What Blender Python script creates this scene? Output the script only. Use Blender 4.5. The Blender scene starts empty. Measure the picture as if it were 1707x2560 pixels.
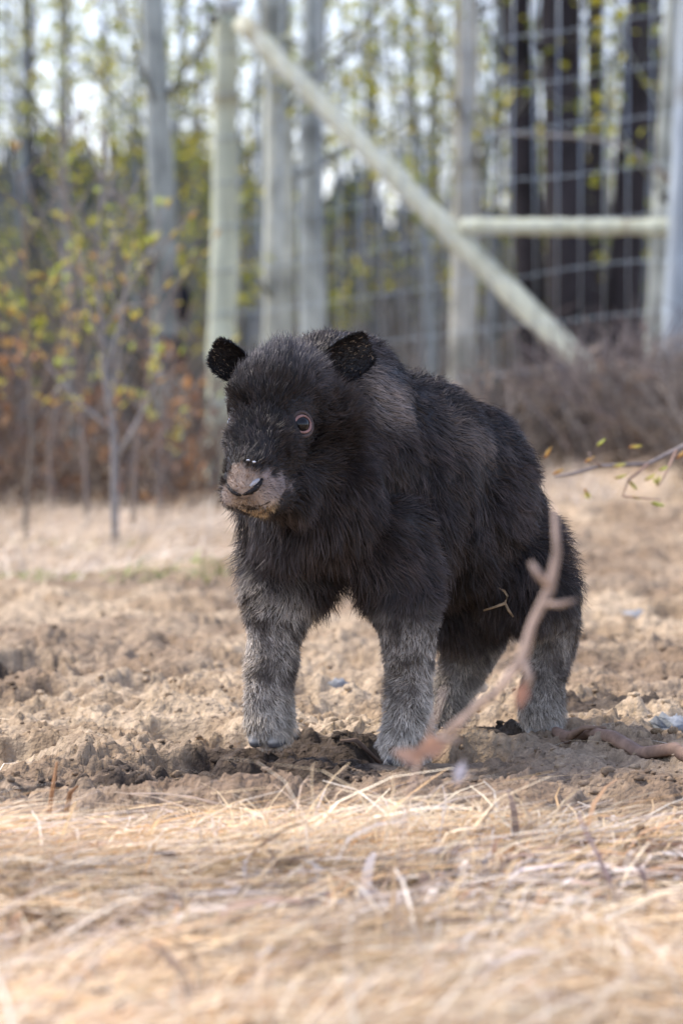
import bpy, math, random
import numpy as np
from mathutils import Vector, Matrix
from mathutils.bvhtree import BVHTree
from mathutils.kdtree import KDTree

random.seed(7)
rng = np.random.default_rng(7)
scene = bpy.context.scene
COL = scene.collection

# ------------------------------------------------------------------ camera
CAM_H, FPX = 0.53, 9600.0                      # eye height, focal length in photo pixels
PITCH = math.atan(320.0 / FPX)                 # horizon at photo row 960
cam_data = bpy.data.cameras.new('camera')
cam = bpy.data.objects.new('camera', cam_data)
COL.objects.link(cam)
cam.location = (0, 0, CAM_H)
cam.rotation_euler = (math.pi / 2 - PITCH, 0, 0)
cam_data.sensor_fit = 'VERTICAL'
cam_data.sensor_height = 36.0
cam_data.sensor_width = 24.0
cam_data.lens = 135.0
cam_data.clip_start = 0.1
cam_data.clip_end = 2000
cam_data.dof.use_dof = True
cam_data.dof.focus_distance = 5.28
cam_data.dof.aperture_fstop = 6.0
scene.camera = cam

# ------------------------------------------------------------------ light
SUN_EL, SUN_AZ = math.radians(52), math.radians(-62)   # azimuth from +Y towards +X
world = bpy.data.worlds.new('World')
scene.world = world
world.use_nodes = True
wn, wl = world.node_tree.nodes, world.node_tree.links
wn.clear()
wo = wn.new('ShaderNodeOutputWorld')
bg = wn.new('ShaderNodeBackground')
sky = wn.new('ShaderNodeTexSky')
sky.sky_type = 'NISHITA'
sky.sun_disc = False
sky.sun_elevation = SUN_EL
sky.sun_rotation = SUN_AZ
sky.air_density = 1.0
sky.dust_density = 1.0
hs = wn.new('ShaderNodeHueSaturation')
hs.inputs['Saturation'].default_value = 0.70
wl.new(sky.outputs[0], hs.inputs['Color'])
tint = wn.new('ShaderNodeVectorMath')             # even bluish cast of the thin cloud
tint.operation = 'MULTIPLY'
tint.inputs[1].default_value = (1.0, 0.985, 1.12)
wl.new(hs.outputs[0], tint.inputs[0])
wl.new(tint.outputs[0], bg.inputs[0])
bg.inputs[1].default_value = 0.11
wl.new(bg.outputs[0], wo.inputs[0])
sd = bpy.data.lights.new('sun', 'SUN')
sd.energy = 1.5
sd.angle = math.radians(10)
sd.color = (1.0, 0.90, 0.77)
sun = bpy.data.objects.new('sun', sd)
COL.objects.link(sun)
sv = Vector((math.sin(SUN_AZ) * math.cos(SUN_EL), math.cos(SUN_AZ) * math.cos(SUN_EL), math.sin(SUN_EL)))
sun.rotation_euler = sv.to_track_quat('Z', 'Y').to_euler()
sun.location = (-6, 4, 12)
scene.view_settings.view_transform = 'Standard'
scene.view_settings.look = 'None'
scene.view_settings.gamma = 1
scene.view_settings.exposure = 1.58
scene.view_settings.use_curve_mapping = False

# ------------------------------------------------------------------ helpers
CP, SP = math.cos(PITCH), math.sin(PITCH)


def at(px, py, d):
    """photo pixel + distance along +Y -> world point"""
    a, b = (px - 853.5) / FPX, (1280 - py) / FPX
    t = d / (CP + b * SP)
    return np.array([t * a, d, CAM_H + t * (-SP + b * CP)])


def to_px(p):
    p = np.asarray(p, float)
    y, z = p[..., 1], p[..., 2] - CAM_H
    t = y * CP - z * SP
    u = y * SP + z * CP
    return 853.5 + FPX * p[..., 0] / t, 1280 - FPX * u / t


def S(x):
    x = np.clip(x, 0, 1)
    return x * x * (3 - 2 * x)


def nrm(v):
    v = np.asarray(v, float)
    return v / np.maximum(np.linalg.norm(v, axis=-1, keepdims=True), 1e-9)


def h2(ix, iy, s=0):
    a = (ix.astype(np.int64) * 374761393 + iy.astype(np.int64) * 668265263 + s * 1442695041) & 0xFFFFFFFF
    a = ((a ^ (a >> 13)) * 1274126177) & 0xFFFFFFFF
    a = ((a ^ (a >> 16)) * 2246822519) & 0xFFFFFFFF
    return ((a ^ (a >> 15)) & 0xFFFFFF) / float(0x1000000)


def vn(x, y, s=0):
    x, y = np.asarray(x, float), np.asarray(y, float)
    ix, iy = np.floor(x), np.floor(y)
    fx, fy = x - ix, y - iy
    ux, uy = fx * fx * fx * (fx * (fx * 6 - 15) + 10), fy * fy * fy * (fy * (fy * 6 - 15) + 10)
    a, b = h2(ix, iy, s), h2(ix + 1, iy, s)
    c, d = h2(ix, iy + 1, s), h2(ix + 1, iy + 1, s)
    return ((a * (1 - ux) + b * ux) * (1 - uy) + (c * (1 - ux) + d * ux) * uy) * 2 - 1


def fbm(x, y, o=4, s=0):
    r, a, t = 0, 1.0, 0
    for i in range(o):
        r = r + a * vn(x * 2 ** i + 17.3 * i, y * 2 ** i - 9.1 * i, s + i)
        t += a
        a *= 0.5
    return r / t


def worley(x, y, s=0):
    ix, iy = np.floor(x), np.floor(y)
    f1 = np.full(x.shape, 9.0)
    f2 = np.full(x.shape, 9.0)
    idr = np.zeros(x.shape)
    for dx in (-1, 0, 1):
        for dy in (-1, 0, 1):
            cx, cy = ix + dx, iy + dy
            qx, qy = cx + h2(cx, cy, s), cy + h2(cx, cy, s + 5)
            d = np.hypot(x - qx, y - qy)
            m = d < f1
            f2 = np.where(m, f1, np.minimum(f2, d))
            idr = np.where(m, h2(cx, cy, s + 9), idr)
            f1 = np.where(m, d, f1)
    return f1, f2, idr


def raw_mesh(name, V, quads=None, tris=None, col=None, smooth=True):
    me = bpy.data.meshes.new(name)
    V = np.asarray(V, np.float32)
    loops, starts, n = [], [], 0
    if quads is not None and len(quads):
        q = np.asarray(quads, np.int32)
        loops.append(q.ravel())
        starts.append(np.arange(len(q)) * 4)
        n = len(q) * 4
    if tris is not None and len(tris):
        t = np.asarray(tris, np.int32)
        loops.append(t.ravel())
        starts.append(n + np.arange(len(t)) * 3)
    L, St = np.concatenate(loops), np.concatenate(starts)
    me.vertices.add(len(V))
    me.vertices.foreach_set('co', V.ravel())
    me.loops.add(len(L))
    me.loops.foreach_set('vertex_index', L.astype(np.int32))
    me.polygons.add(len(St))
    me.polygons.foreach_set('loop_start', St.astype(np.int32))
    me.update(calc_edges=True)
    me.validate()
    if smooth:
        me.shade_smooth()
    if col is not None:
        at_ = me.color_attributes.new('Col', 'FLOAT_COLOR', 'POINT')
        c = np.ones((len(V), 4), np.float32)
        c[:, :3] = col
        at_.data.foreach_set('color', c.ravel())
    return me


def obj(name, me, mat, parent=None):
    o = bpy.data.objects.new(name, me)
    COL.objects.link(o)
    if mat is not None and not len(me.materials):
        me.materials.append(mat)
    if parent is not None:
        o.parent = parent
        o.matrix_parent_inverse = parent.matrix_world.inverted()
    return o


def tag(o, label=None, cat=None, group=None, kind=None):
    if label: o['label'] = label
    if cat: o['category'] = cat
    if group: o['group'] = group
    if kind: o['kind'] = kind
    return o


def empty(name, loc, label, cat, group=None):
    o = bpy.data.objects.new(name, None)
    COL.objects.link(o)
    o.empty_display_size = 0.1
    o.location = tuple(loc)
    o.matrix_world = Matrix.Translation(tuple(loc))
    return tag(o, label, cat, group)


class MB:
    def __init__(self):
        self.V, self.Q, self.T, self.C, self.n = [], [], [], [], 0

    def add(self, V, Q=None, T=None, col=(1, 1, 1)):
        V = np.asarray(V, float)
        self.V.append(V)
        c = np.empty((len(V), 3))
        c[:] = col
        self.C.append(c)
        if Q is not None and len(Q): self.Q.append(np.asarray(Q) + self.n)
        if T is not None and len(T): self.T.append(np.asarray(T) + self.n)
        self.n += len(V)

    def tube(self, P, R, n=8, col=(1, 1, 1), cap=True, jitter=0.0):
        P = np.asarray(P, float)
        k = len(P)
        R = np.broadcast_to(np.asarray(R, float), (k,))
        T = nrm(np.gradient(P, axis=0))
        ref = np.array([0, 0, 1.0]) if abs(T[:, 2].mean()) < 0.8 else np.array([1.0, 0, 0])
        A = nrm(np.cross(T, ref))
        B = np.cross(T, A)
        th = np.linspace(0, 2 * math.pi, n, endpoint=False)
        rr = R[:, None] * (1 + jitter * rng.normal(size=(k, n)))
        V = P[:, None] + rr[..., None] * (np.cos(th)[None, :, None] * A[:, None] + np.sin(th)[None, :, None] * B[:, None])
        V = V.reshape(-1, 3)
        i, j = np.meshgrid(np.arange(k - 1), np.arange(n), indexing='ij')
        a, b = i * n + j, i * n + (j + 1) % n
        Q = np.stack([a, b, b + n, a + n], -1).reshape(-1, 4)
        col = np.asarray(col, float)
        cc = np.repeat(col, n, 0) if col.ndim == 2 else col
        Tt = None
        if cap:
            V = np.vstack([V, P[0], P[-1]])
            if col.ndim == 2: cc = np.vstack([cc, col[0], col[-1]])
            j = np.arange(n)
            Tt = np.vstack([np.stack([(j + 1) % n, j, np.full(n, k * n)], -1),
                            np.stack([(k - 1) * n + j, (k - 1) * n + (j + 1) % n, np.full(n, k * n + 1)], -1)])
        self.add(V, Q, Tt, cc)

    def leaf(self, p, d, up, L, W, col, fold=0.25):
        d = nrm(d)
        s = nrm(np.cross(d, up))
        u = np.cross(s, d)
        V = [p, p + d * L * .45 + s * W * .5 + u * W * fold, p + d * L * .5, p + d * L * .45 - s * W * .5 + u * W * fold, p + d * L]
        self.add(V, None, [[0, 1, 2], [0, 2, 3], [2, 1, 4], [3, 2, 4]], col)

    def mesh(self, name, smooth=True):
        return raw_mesh(name, np.vstack(self.V), np.vstack(self.Q) if self.Q else None,
                        np.vstack(self.T) if self.T else None, np.vstack(self.C), smooth)

    def build(self, name, mat, parent=None, smooth=True):
        return obj(name, self.mesh(name, smooth), mat, parent)


def strips(P, W, side, col):
    """P (N,K,3) centre lines, W (N,K) widths, side (N,3), col (N,K,3) -> mesh arrays"""
    N, K, _ = P.shape
    sd_ = side[:, None, :] * W[..., None] * 0.5
    V = np.stack([P - sd_, P + sd_], 2).reshape(-1, 3)
    base = np.arange(N)[:, None] * (2 * K) + np.arange(K - 1)[None] * 2
    Q = np.stack([base, base + 1, base + 3, base + 2], -1).reshape(-1, 4)
    C = np.repeat(col[:, :, None, :], 2, 2).reshape(-1, 3)
    return V, Q, C


# ------------------------------------------------------------------ materials
def new_mat(name):
    m = bpy.data.materials.new(name)
    m.use_nodes = True
    return m, m.node_tree.nodes, m.node_tree.links, m.node_tree.nodes['Principled BSDF']


def mat_vc(name, rough=0.8, spec=0.3, nscale=40.0, namt=0.3, bump=0.0, bscale=120.0, trans=0.0, stretch=None):
    """vertex colour times noise"""
    m, n, l, b = new_mat(name)
    at_ = n.new('ShaderNodeAttribute')
    at_.attribute_name = 'Col'
    tc = n.new('ShaderNodeTexCoord')
    mp = n.new('ShaderNodeMapping')
    if stretch: mp.inputs['Scale'].default_value = stretch
    l.new(tc.outputs['Object'], mp.inputs['Vector'])
    no = n.new('ShaderNodeTexNoise')
    no.inputs['Scale'].default_value = nscale
    no.inputs['Detail'].default_value = 5
    l.new(mp.outputs[0], no.inputs['Vector'])
    mr = n.new('ShaderNodeMapRange')
    mr.inputs['From Min'].default_value = 0.3
    mr.inputs['From Max'].default_value = 0.7
    mr.inputs['To Min'].default_value = 1 - namt
    mr.inputs['To Max'].default_value = 1 + namt
    l.new(no.outputs['Fac'], mr.inputs['Value'])
    mx = n.new('ShaderNodeVectorMath')
    mx.operation = 'MULTIPLY'
    l.new(at_.outputs['Color'], mx.inputs[0])
    l.new(mr.outputs[0], mx.inputs[1])
    l.new(mx.outputs[0], b.inputs['Base Color'])
    b.inputs['Roughness'].default_value = rough
    b.inputs['Specular IOR Level'].default_value = spec
    if bump:
        n2 = n.new('ShaderNodeTexNoise')
        n2.inputs['Scale'].default_value = bscale
        n2.inputs['Detail'].default_value = 6
        l.new(mp.outputs[0], n2.inputs['Vector'])
        bp = n.new('ShaderNodeBump')
        bp.inputs['Strength'].default_value = bump
        bp.inputs['Distance'].default_value = 0.01
        l.new(n2.outputs['Fac'], bp.inputs['Height'])
        l.new(bp.outputs[0], b.inputs['Normal'])
    if trans:
        out = n['Material Output']
        tr = n.new('ShaderNodeBsdfTranslucent')
        l.new(mx.outputs[0], tr.inputs['Color'])
        ms = n.new('ShaderNodeMixShader')
        ms.inputs[0].default_value = trans
        l.new(b.outputs[0], ms.inputs[1])
        l.new(tr.outputs[0], ms.inputs[2])
        l.new(ms.outputs[0], out.inputs['Surface'])
    return m


M_ground = mat_vc('soil', 0.92, 0.2, 55, 0.34, 1.0, 130)
M_clod = mat_vc('soil_clod', 0.92, 0.2, 70, 0.25, 0.6, 200)
M_grass = mat_vc('dry_grass', 0.65, 0.35, 25, 0.2, 0, 0, 0.25)
M_leaf = mat_vc('leaf', 0.5, 0.4, 30, 0.2, 0, 0, 0.4)
M_bark = mat_vc('bark', 0.85, 0.25, 14, 0.3, 0.5, 40, 0, (1, 1, 0.5))
M_twig = mat_vc('twig', 0.8, 0.25, 60, 0.3)
M_pole = mat_vc('pole_wood', 0.75, 0.3, 18, 0.25, 0.3, 60, 0, (1, 1, 0.12))
M_wire = mat_vc('galvanised_wire', 0.35, 0.5, 40, 0.15)
M_wire.node_tree.nodes['Principled BSDF'].inputs['Metallic'].default_value = 0.6
M_black = mat_vc('black_plastic', 0.5, 0.4, 40, 0.2)
M_far = mat_vc('far_wood', 0.9, 0.1, 0.6, 0.45)
M_fur = mat_vc('fur', 0.50, 0.28, 60, 0.2, 0, 0, 0.0)
M_skin = mat_vc('skin', 0.6, 0.35, 90, 0.25, 0.3, 300)
M_hoof = mat_vc('hoof_horn', 0.45, 0.4, 60, 0.3, 0.2, 150)
M_eye = mat_vc('eyeball', 0.06, 0.35, 30, 0.05)
M_stone = mat_vc('stone', 0.8, 0.3, 60, 0.25, 0.4, 120)

# ------------------------------------------------------------------ ground
HOOF_LF = at(1015, 1908, 5.33)
DARK_SPOTS = [(at(700, 1925, 5.28), 0.13, 0.20), (at(900, 1893, 5.42), 0.13, 0.13), (at(470, 1960, 5.12), 0.12, 0.10), (at(250, 1990, 4.95), 0.10, 0.06), (at(880, 1985, 4.98), 0.06, 0.04),
        (at(1180, 1850, 5.62), 0.09, 0.14), (at(60, 1660, 6.9), 0.07, 0.08), (at(1500, 1780, 6.0), 0.10, 0.12)]  # spots of darker soil colour: centre and the two radii


def gz0(x, y):
    x, y = np.asarray(x, float), np.asarray(y, float)
    near = S((y - 8.5) / 8) * S((x + 1.0) / 3.2) * 0.42
    return near + 0.05 * fbm(x * 0.35, y * 0.35, 2, 3) * S((y - 6) / 4)


def mud_mask(x, y):
    e0 = 4.60 + 0.10 * fbm(x * 2.2, y * 0.7, 3, 21) - 0.05 * x
    e1 = 11.2 + 1.3 * x + 0.8 * fbm(x * 1.1, y * 0.5, 3, 22)
    return S((y - e0) / 0.14 + .5) * S((e1 - y) / 0.9 + .5)


def gz(x, y):
    x, y = np.asarray(x, float), np.asarray(y, float)
    m = mud_mask(x, y)
    wx, wy = x + 0.05 * fbm(x * 6, y * 6, 2, 31), y + 0.05 * fbm(x * 6, y * 6, 2, 32)
    f1, f2, i1 = worley(wx * 8.0, wy * 6.5, 41)
    g1, g2, j1 = worley(wx * 21, wy * 15, 51)
    k1, k2, l1 = worley(wx * 46, wy * 36, 61)
    a1 = S(fbm(x * 1.7, y * 1.1, 3, 33) * 1.6 + 0.5)
    a2 = S(fbm(x * 3.1, y * 2.1, 3, 34) * 1.8 + 0.55)
    h = 0.032 * a1 * (np.clip(1.0 - f1, 0, 1) ** 0.8 * (0.2 + 1.0 * i1) - 0.3)
    h = h + 0.015 * a2 * (np.clip(1.0 - g1, 0, 1) ** 0.8 * (0.1 + 1.1 * j1) - 0.3)
    h = h + 0.008 * (np.clip(1 - k1, 0, 1) * (0.1 + 1.2 * l1) - 0.3) * (0.35 + 0.65 * a2)
    q = fbm(wx * 5.0, wy * 3.4, 3, 39) * 5.0
    h = h + 0.014 * (np.floor(q) + S((q - np.floor(q)) / .22) - q * .55)      # flaky crust with small broken edges
    q = fbm(wx * 13.0, wy * 9, 3, 40) * 4.0
    h = h + 0.0065 * (np.floor(q) + S((q - np.floor(q)) / .25) - q * .6)
    p1, p2, pid = worley(x * 5.2 + 0.25 * fbm(x * 9, y * 9, 2, 37), y * 3.6 + .25 * fbm(x * 9, y * 9, 2, 30), 71)
    dent = S((0.30 + 0.12 * pid - p1) / 0.12) * (pid > 0.40)
    rim = np.exp(-((p1 - 0.42 - 0.12 * pid) / 0.08) ** 2) * (pid > 0.40)
    h = h * (1 - 0.5 * dent) - 0.026 * dent + 0.009 * rim + 0.006 * fbm(x * 40, y * 34, 3, 35)
    flat = np.exp(-(((x - HOOF_LF[0]) ** 2 + (y - HOOF_LF[1]) ** 2) / 0.085 ** 2))
    h = h * m * (1 - flat) + (1 - m) * (0.018 * fbm(x * 5, y * 3.5, 3, 36) + 0.006 * fbm(x * 1.6, y * 1.6, 2, 38)) * (.3 + .7 * S((4.8 - y) / .4) + .7 * S((y - 9) / 2))
    fade = S((24 - y) / 6)
    return gz0(x, y) + h * fade


def ground_col(x, y):
    m = mud_mask(x, y)[..., None]
    n1 = S(fbm(x * 1.6, y * 1.0, 4, 81) * 1.5 + .5)[..., None]
    n2 = S(fbm(x * 9, y * 6, 4, 82) * 1.7 + .5)[..., None]
    dry = np.array([.34, .245, .15])
    pale = np.array([.52, .40, .265])
    brown = np.array([.19, .13, .085])
    c = dry * (1 - n2) + pale * n2
    c = c * (1 - .55 * (1 - n1)) + brown * .55 * (1 - n1)
    near = S((5.45 - y) / .7)[..., None]                       # darker moist belt along the grass edge
    c = c * (1 - .45 * near) + np.array([.19, .13, .09]) * .45 * near
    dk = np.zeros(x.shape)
    for p, rx, ry in DARK_SPOTS:
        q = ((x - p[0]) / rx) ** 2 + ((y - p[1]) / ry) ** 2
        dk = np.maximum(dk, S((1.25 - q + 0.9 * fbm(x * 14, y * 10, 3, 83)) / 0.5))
    c = c * (1 - .85 * dk[..., None]) + np.array([.038, .028, .022]) * .85 * dk[..., None]  # soil colour turns dark brown inside the listed spots
    litter = np.array([.54, .41, .26]) * (0.6 + .6 * n2)
    return c * m + litter * (1 - m)


rows = [-30, -12, -4, 0, 1.5, 2.5, 2.9]
d = 3.1
while d < 13:
    rows.append(d)
    d += max(0.010, d * d * 3.6e-4)
while d < 400:
    rows.append(d)
    d *= 1.08
rows = np.array(rows)
nin = 580
core = np.linspace(-0.175, 0.175, nin)
ext = np.array([0.05, 0.15, 0.35, .8, 1.6, 3, 6, 12, 25, 60, 150, 400])
gx = np.empty((len(rows), nin + 2 * len(ext)))
for i, d in enumerate(rows):
    w = max(d, 3.0)
    gx[i, len(ext):-len(ext)] = core * w
    gx[i, -len(ext):] = .175 * w + ext
    gx[i, :len(ext)] = -(.175 * w + ext[::-1])
gy = np.repeat(rows[:, None], gx.shape[1], 1)
GZ = gz(gx, gy)
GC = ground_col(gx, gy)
nr, nc = gx.shape
ii, jj = np.meshgrid(np.arange(nr - 1), np.arange(nc - 1), indexing='ij')
a = ii * nc + jj
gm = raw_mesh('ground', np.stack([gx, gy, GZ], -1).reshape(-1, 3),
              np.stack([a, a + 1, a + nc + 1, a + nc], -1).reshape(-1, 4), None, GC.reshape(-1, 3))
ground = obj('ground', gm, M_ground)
tag(ground, 'trampled tan mud and litter soil', kind='structure')


def G(x, y):
    return float(gz(np.array([x]), np.array([y]))[0])


def gpt(px, d):
    x = (px - 853.5) / FPX * d * 1.0
    return np.array([x, d, G(x, d)])


# loose crumbs of soil
ico_me = None


def lump(seed, n=8, m=5):
    r = np.random.default_rng(seed)
    th = np.linspace(0, 2 * math.pi, n, endpoint=False)
    ph = np.linspace(0, math.pi, m + 2)[1:-1]
    V = [[0, 0, 1]] + [[math.sin(p) * math.cos(t), math.sin(p) * math.sin(t), math.cos(p)] for p in ph for t in th] + [[0, 0, -1]]
    V = np.array(V, float) * (1 + 0.22 * r.normal(size=(n * m + 2, 1)))
    T, Q = [], []
    for j in range(n):
        T.append([0, 1 + j, 1 + (j + 1) % n])
        T.append([n * m + 1, 1 + (m - 1) * n + (j + 1) % n, 1 + (m - 1) * n + j])
        for i in range(m - 1):
            Q.append([1 + i * n + j, 1 + (i + 1) * n + j, 1 + (i + 1) * n + (j + 1) % n, 1 + i * n + (j + 1) % n])
    return V, Q, T


mb = MB()
lumps = [lump(k, 6, 3) for k in range(8)]
N = 4200
dd = 4.9 + 6 * rng.random(N) ** 1.7
xx = (rng.random(N) * 2 - 1) * .16 * dd
zz = gz(xx, dd)
keep = (mud_mask(xx, dd) > .5) & ((xx - HOOF_LF[0]) ** 2 + (dd - HOOF_LF[1]) ** 2 > .006)
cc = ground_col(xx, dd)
for i in np.nonzero(keep)[0]:
    V, Q, T = lumps[i % 8]
    s = 0.002 + 0.006 * rng.random() ** 3
    an = rng.random() * 6.28
    R = np.array([[math.cos(an), -math.sin(an), 0], [math.sin(an), math.cos(an), 0], [0, 0, 1]])
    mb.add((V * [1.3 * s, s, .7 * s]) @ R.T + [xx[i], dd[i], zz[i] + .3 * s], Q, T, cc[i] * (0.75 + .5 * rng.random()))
tag(mb.build('soil_crumbs', M_clod), 'loose crumbs of dry soil scattered over the trampled mud', 'soil', kind='stuff')

# stones
for k, (px, py, d, s, label) in enumerate([
        (1680, 1838, 5.78, .030, 'pale blue-grey stone half sunk in the mud beside the fallen branch'),
        (845, 1757, 6.38, .016, 'small upright grey stone in the mud behind the walking calf'),
        (1590, 1545, 8.6, .026, 'grey stone in the mud well beyond the fallen branch'),
        (1250, 2290, 3.83, .014, 'small whitish pebble lying in the matted dry grass')]):
    p = at(px, py, d)
    z = G(p[0], p[1])
    V, Q, T = lump(40 + k, 12, 8)
    mb = MB()
    mb.add(V * [s * 1.2, s, s * .8] + [p[0], p[1], z + .35 * s], Q, T, [(.27, .29, .31), (.24, .25, .26), (.30, .31, .32), (.6, .56, .52)][k])
    tag(mb.build('stone', M_stone), label, 'stone')


# ------------------------------------------------------------------ grass
def grass(name, n, dmin, dmax, xfun, mask, length, width, flat, pal, label, K=4, seed=1, kind='stuff', dirscale=2.2, wide=.175, dpow=1.0):
    r = np.random.default_rng(seed)
    d = dmin + (dmax - dmin) * r.random(n) ** dpow
    x = (r.random(n) * 2 - 1) * wide * d
    k = mask(x, d) > r.random(n)
    d, x = d[k], x[k]
    n = len(d)
    z = gz(x, d)
    ang = 3.1 * fbm(x * dirscale, d * dirscale, 2, seed + 3) + r.normal(size=n) * 0.75
    L = length[0] + (length[1] - length[0]) * r.random(n) ** 1.6
    edge = .35 + .65 * S((4.62 - d) / .35) if dmax < 5.2 else 1.0
    el = edge * np.clip(flat[0] + flat[1] * np.abs(r.normal(size=n)), 0.0, 1.5)
    hd = np.stack([np.cos(ang), np.sin(ang) * .8, np.zeros(n)], -1)
    up = np.array([0, 0, 1.0])
    P = np.zeros((n, K, 3))
    P[:, 0] = np.stack([x, d, z - .004], -1)
    bend = r.normal(size=n) * .5
    for i in range(1, K):
        t = i / (K - 1)
        e = el * (1.25 - 1.1 * t)
        a2 = ang + bend * t
        hd = np.stack([np.cos(a2), np.sin(a2), np.zeros(n)], -1)
        P[:, i] = P[:, i - 1] + (hd * np.cos(e)[:, None] + up * np.sin(e)[:, None]) * (L / (K - 1))[:, None]
    lift = r.random(n) ** 2 * .022 * (flat[0] < .5) * S((4.6 - d) / .3)
    for i in range(1, K):
        P[:, i, 2] = np.maximum(P[:, i, 2], gz0(P[:, i, 0], P[:, i, 1]) + .002) + lift
    W = (width[0] + (width[1] - width[0]) * r.random(n))[:, None] * np.linspace(1, .35, K)[None]
    sd_ = nrm(np.stack([-np.sin(ang), np.cos(ang), .35 * r.normal(size=n)], -1))
    pal = np.array(pal)
    ci = r.integers(0, len(pal), n)
    C = pal[ci] * (0.75 + .5 * r.random((n, 1)))
    pt = S(fbm(x * 4.5, d * 3.0, 3, seed + 60) * 1.6 + .5)[:, None]
    C = C * (.82 + .30 * pt)
    V, Q, C = strips(P, W, sd_, np.repeat(C[:, None], K, 1))
    return tag(obj(name, raw_mesh(name, V, Q, None, C), M_grass), label, 'grass', kind=kind)


straw = [(.78, .60, .36), (.86, .72, .50), (.60, .43, .25), (.90, .82, .68), (.76, .56, .32), (.40, .28, .18), (.68, .59, .51), (.82, .63, .37), (.52, .40, .29), (.88, .76, .55), (.72, .47, .23)]
near_mask = lambda x, d: (1 - mud_mask(x, d)) * (0.12 + .88 * S(fbm(x * 2.5, d * 2.0, 3, 91) * 2.2 + .75))
grass('matted_dry_grass', 52000, 2.75, 4.95, None, near_mask, (.05, .24), (.0014, .0050), (.03, .28), straw,
      'golden matted dry grass lying in front of the mud', seed=11)
grass('dry_grass_tufts', 6800, 2.75, 4.50, None, lambda x, d: (1 - mud_mask(x, d)) * S(fbm(x * 3.2, d * 2.6, 2, 95) * 3 - .2), (.08, .26), (.0014, .003), (.22, .40), [straw[1], straw[3], straw[9], straw[0]],
      'pale upright blades standing out of the matted dry grass', seed=12, K=5)
litter_pal = [(.24, .17, .12), (.16, .11, .085), (.46, .40, .36), (.36, .25, .20), (.62, .54, .48), (.70, .64, .58), (.50, .30, .16)]
grass('grass_litter', 8400, 2.75, 5.0, None, lambda x, d: (1 - mud_mask(x, d)) * S(fbm(x * 2.0, d * 1.8, 3, 93) * 2 + .5), (.02, .12), (.004, .016), (.02, .35), litter_pal,
      'grey and brown dead leaf litter mixed into the matted grass', seed=13)
grass('mud_straw', 900, 4.9, 11, None, lambda x, d: mud_mask(x, d) * (.35 + .65 * S((d - 8) / 3)), (.03, .16), (.001, .0022), (.02, .15), straw[:5],
      'single straws strewn over the trampled mud', seed=14, dpow=1.3)
back_mask = lambda x, d: (1 - mud_mask(x, d)) * (0.25 + .75 * S(fbm(x * .9, d * .6, 3, 94) * 2 + .9 - .45 * x))
grass('bleached_grass', 52000, 9.6, 19, None, back_mask, (.08, .30), (.003, .007), (.25, .5), [(.70, .58, .42), (.62, .49, .34), (.78, .68, .54), (.50, .40, .30), (.45, .37, .30)],
      'bleached dry grass strip between the mud and the fence', seed=15, K=3, wide=.22)
grass('green_sprouts', 6000, 9.4, 12.8, None, lambda x, d: S((-.22 - x) / .15) * S(fbm(x * 2.4, d * 1.2, 2, 99) * 3.2 + .1), (.03, .08), (.006, .012), (.7, .4), [(.20, .26, .05), (.28, .32, .08), (.14, .18, .05), (.30, .28, .12)],
      'fresh green sprouts along the far edge of the mud', seed=16, K=3)


# ------------------------------------------------------------------ far hill and forest
hx = np.linspace(-120, 120, 90)
hy = np.linspace(95, 190, 30)
HX, HY = np.meshgrid(hx, hy)
HZ = S((HY - 95) / 60) * (9.5 - 3.0 * S((HX + 4) / 10) + 1.2 * fbm(HX * .08, HY * .05, 3, 5)) - .6
ii, jj = np.meshgrid(np.arange(29), np.arange(89), indexing='ij')
a = ii * 90 + jj
hc = np.array([.030, .042, .042]) * (1 + .5 * fbm(HX * .5, HY * .3, 3, 6))[..., None]
hill = obj('hill', raw_mesh('hill', np.stack([HX, HY, HZ], -1).reshape(-1, 3), np.stack([a, a + 1, a + 91, a + 90], -1).reshape(-1, 4), None, hc.reshape(-1, 3)), M_far)
tag(hill, 'dark wooded hill far behind the trees', kind='structure')

mb = MB()
for k in range(900):                                    # conifers standing on the hill
    y = 100 + 60 * random.random()
    x = (random.random() * 2 - 1) * .36 * y
    z = S((y - 95) / 60) * (9.5 - 3.0 * S((x + 4) / 10)) - 1.2
    h = 1.2 + 1.8 * random.random()
    r0 = h * .18
    n = 6
    P = [[x, y, z + h * t] for t in np.linspace(0, 1, 5)]
    mb.tube(P, np.array([.4, 1, .7, .4, .03]) * r0, n, np.array([.030, .045, .042]) * (0.6 + .9 * random.random()), jitter=.25)
tag(mb.build('far_conifers', M_far), 'dark far-off conifers covering the hill', 'forest', kind='stuff')

mb = MB()
pal = np.array([(.15, .175, .19), (.20, .23, .24), (.08, .09, .10), (.12, .115, .115), (.25, .27, .27)])
for k in range(300):
    y = 42 + 45 * random.random()
    x = (random.random() * 2 - 1) * .34 * y
    h = 5 + 5 * random.random()
    r0 = .02 + .04 * random.random()
    ln = random.gauss(0, .03)
    c = pal[random.randrange(5)] * (.7 + .6 * random.random())
    z0 = float(gz0(x, y)) - .1
    mb.tube([[x, y, z0], [x + ln * h * .5, y, z0 + h * .5], [x + ln * h, y, z0 + h]], [r0, r0 * .8, r0 * .35], 5, c, cap=False)
    for q in range(7):
        t = random.random()
        p = np.array([x + ln * h * t, y, z0 + h * t])
        dv = np.array([random.gauss(0, 1), random.gauss(0, .6), random.random() * 1.2])
        mb.tube([p, p + dv * .4, p + dv * .8 + [0, 0, .15]], [.018, .013, .006], 3, c * .8, cap=False)
n = 50000
ys = 40 + 50 * rng.random(n)
xs = (rng.random(n) * 2 - 1) * .30 * ys
zs = .2 + 6.5 * rng.random(n) ** 1.3
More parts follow.
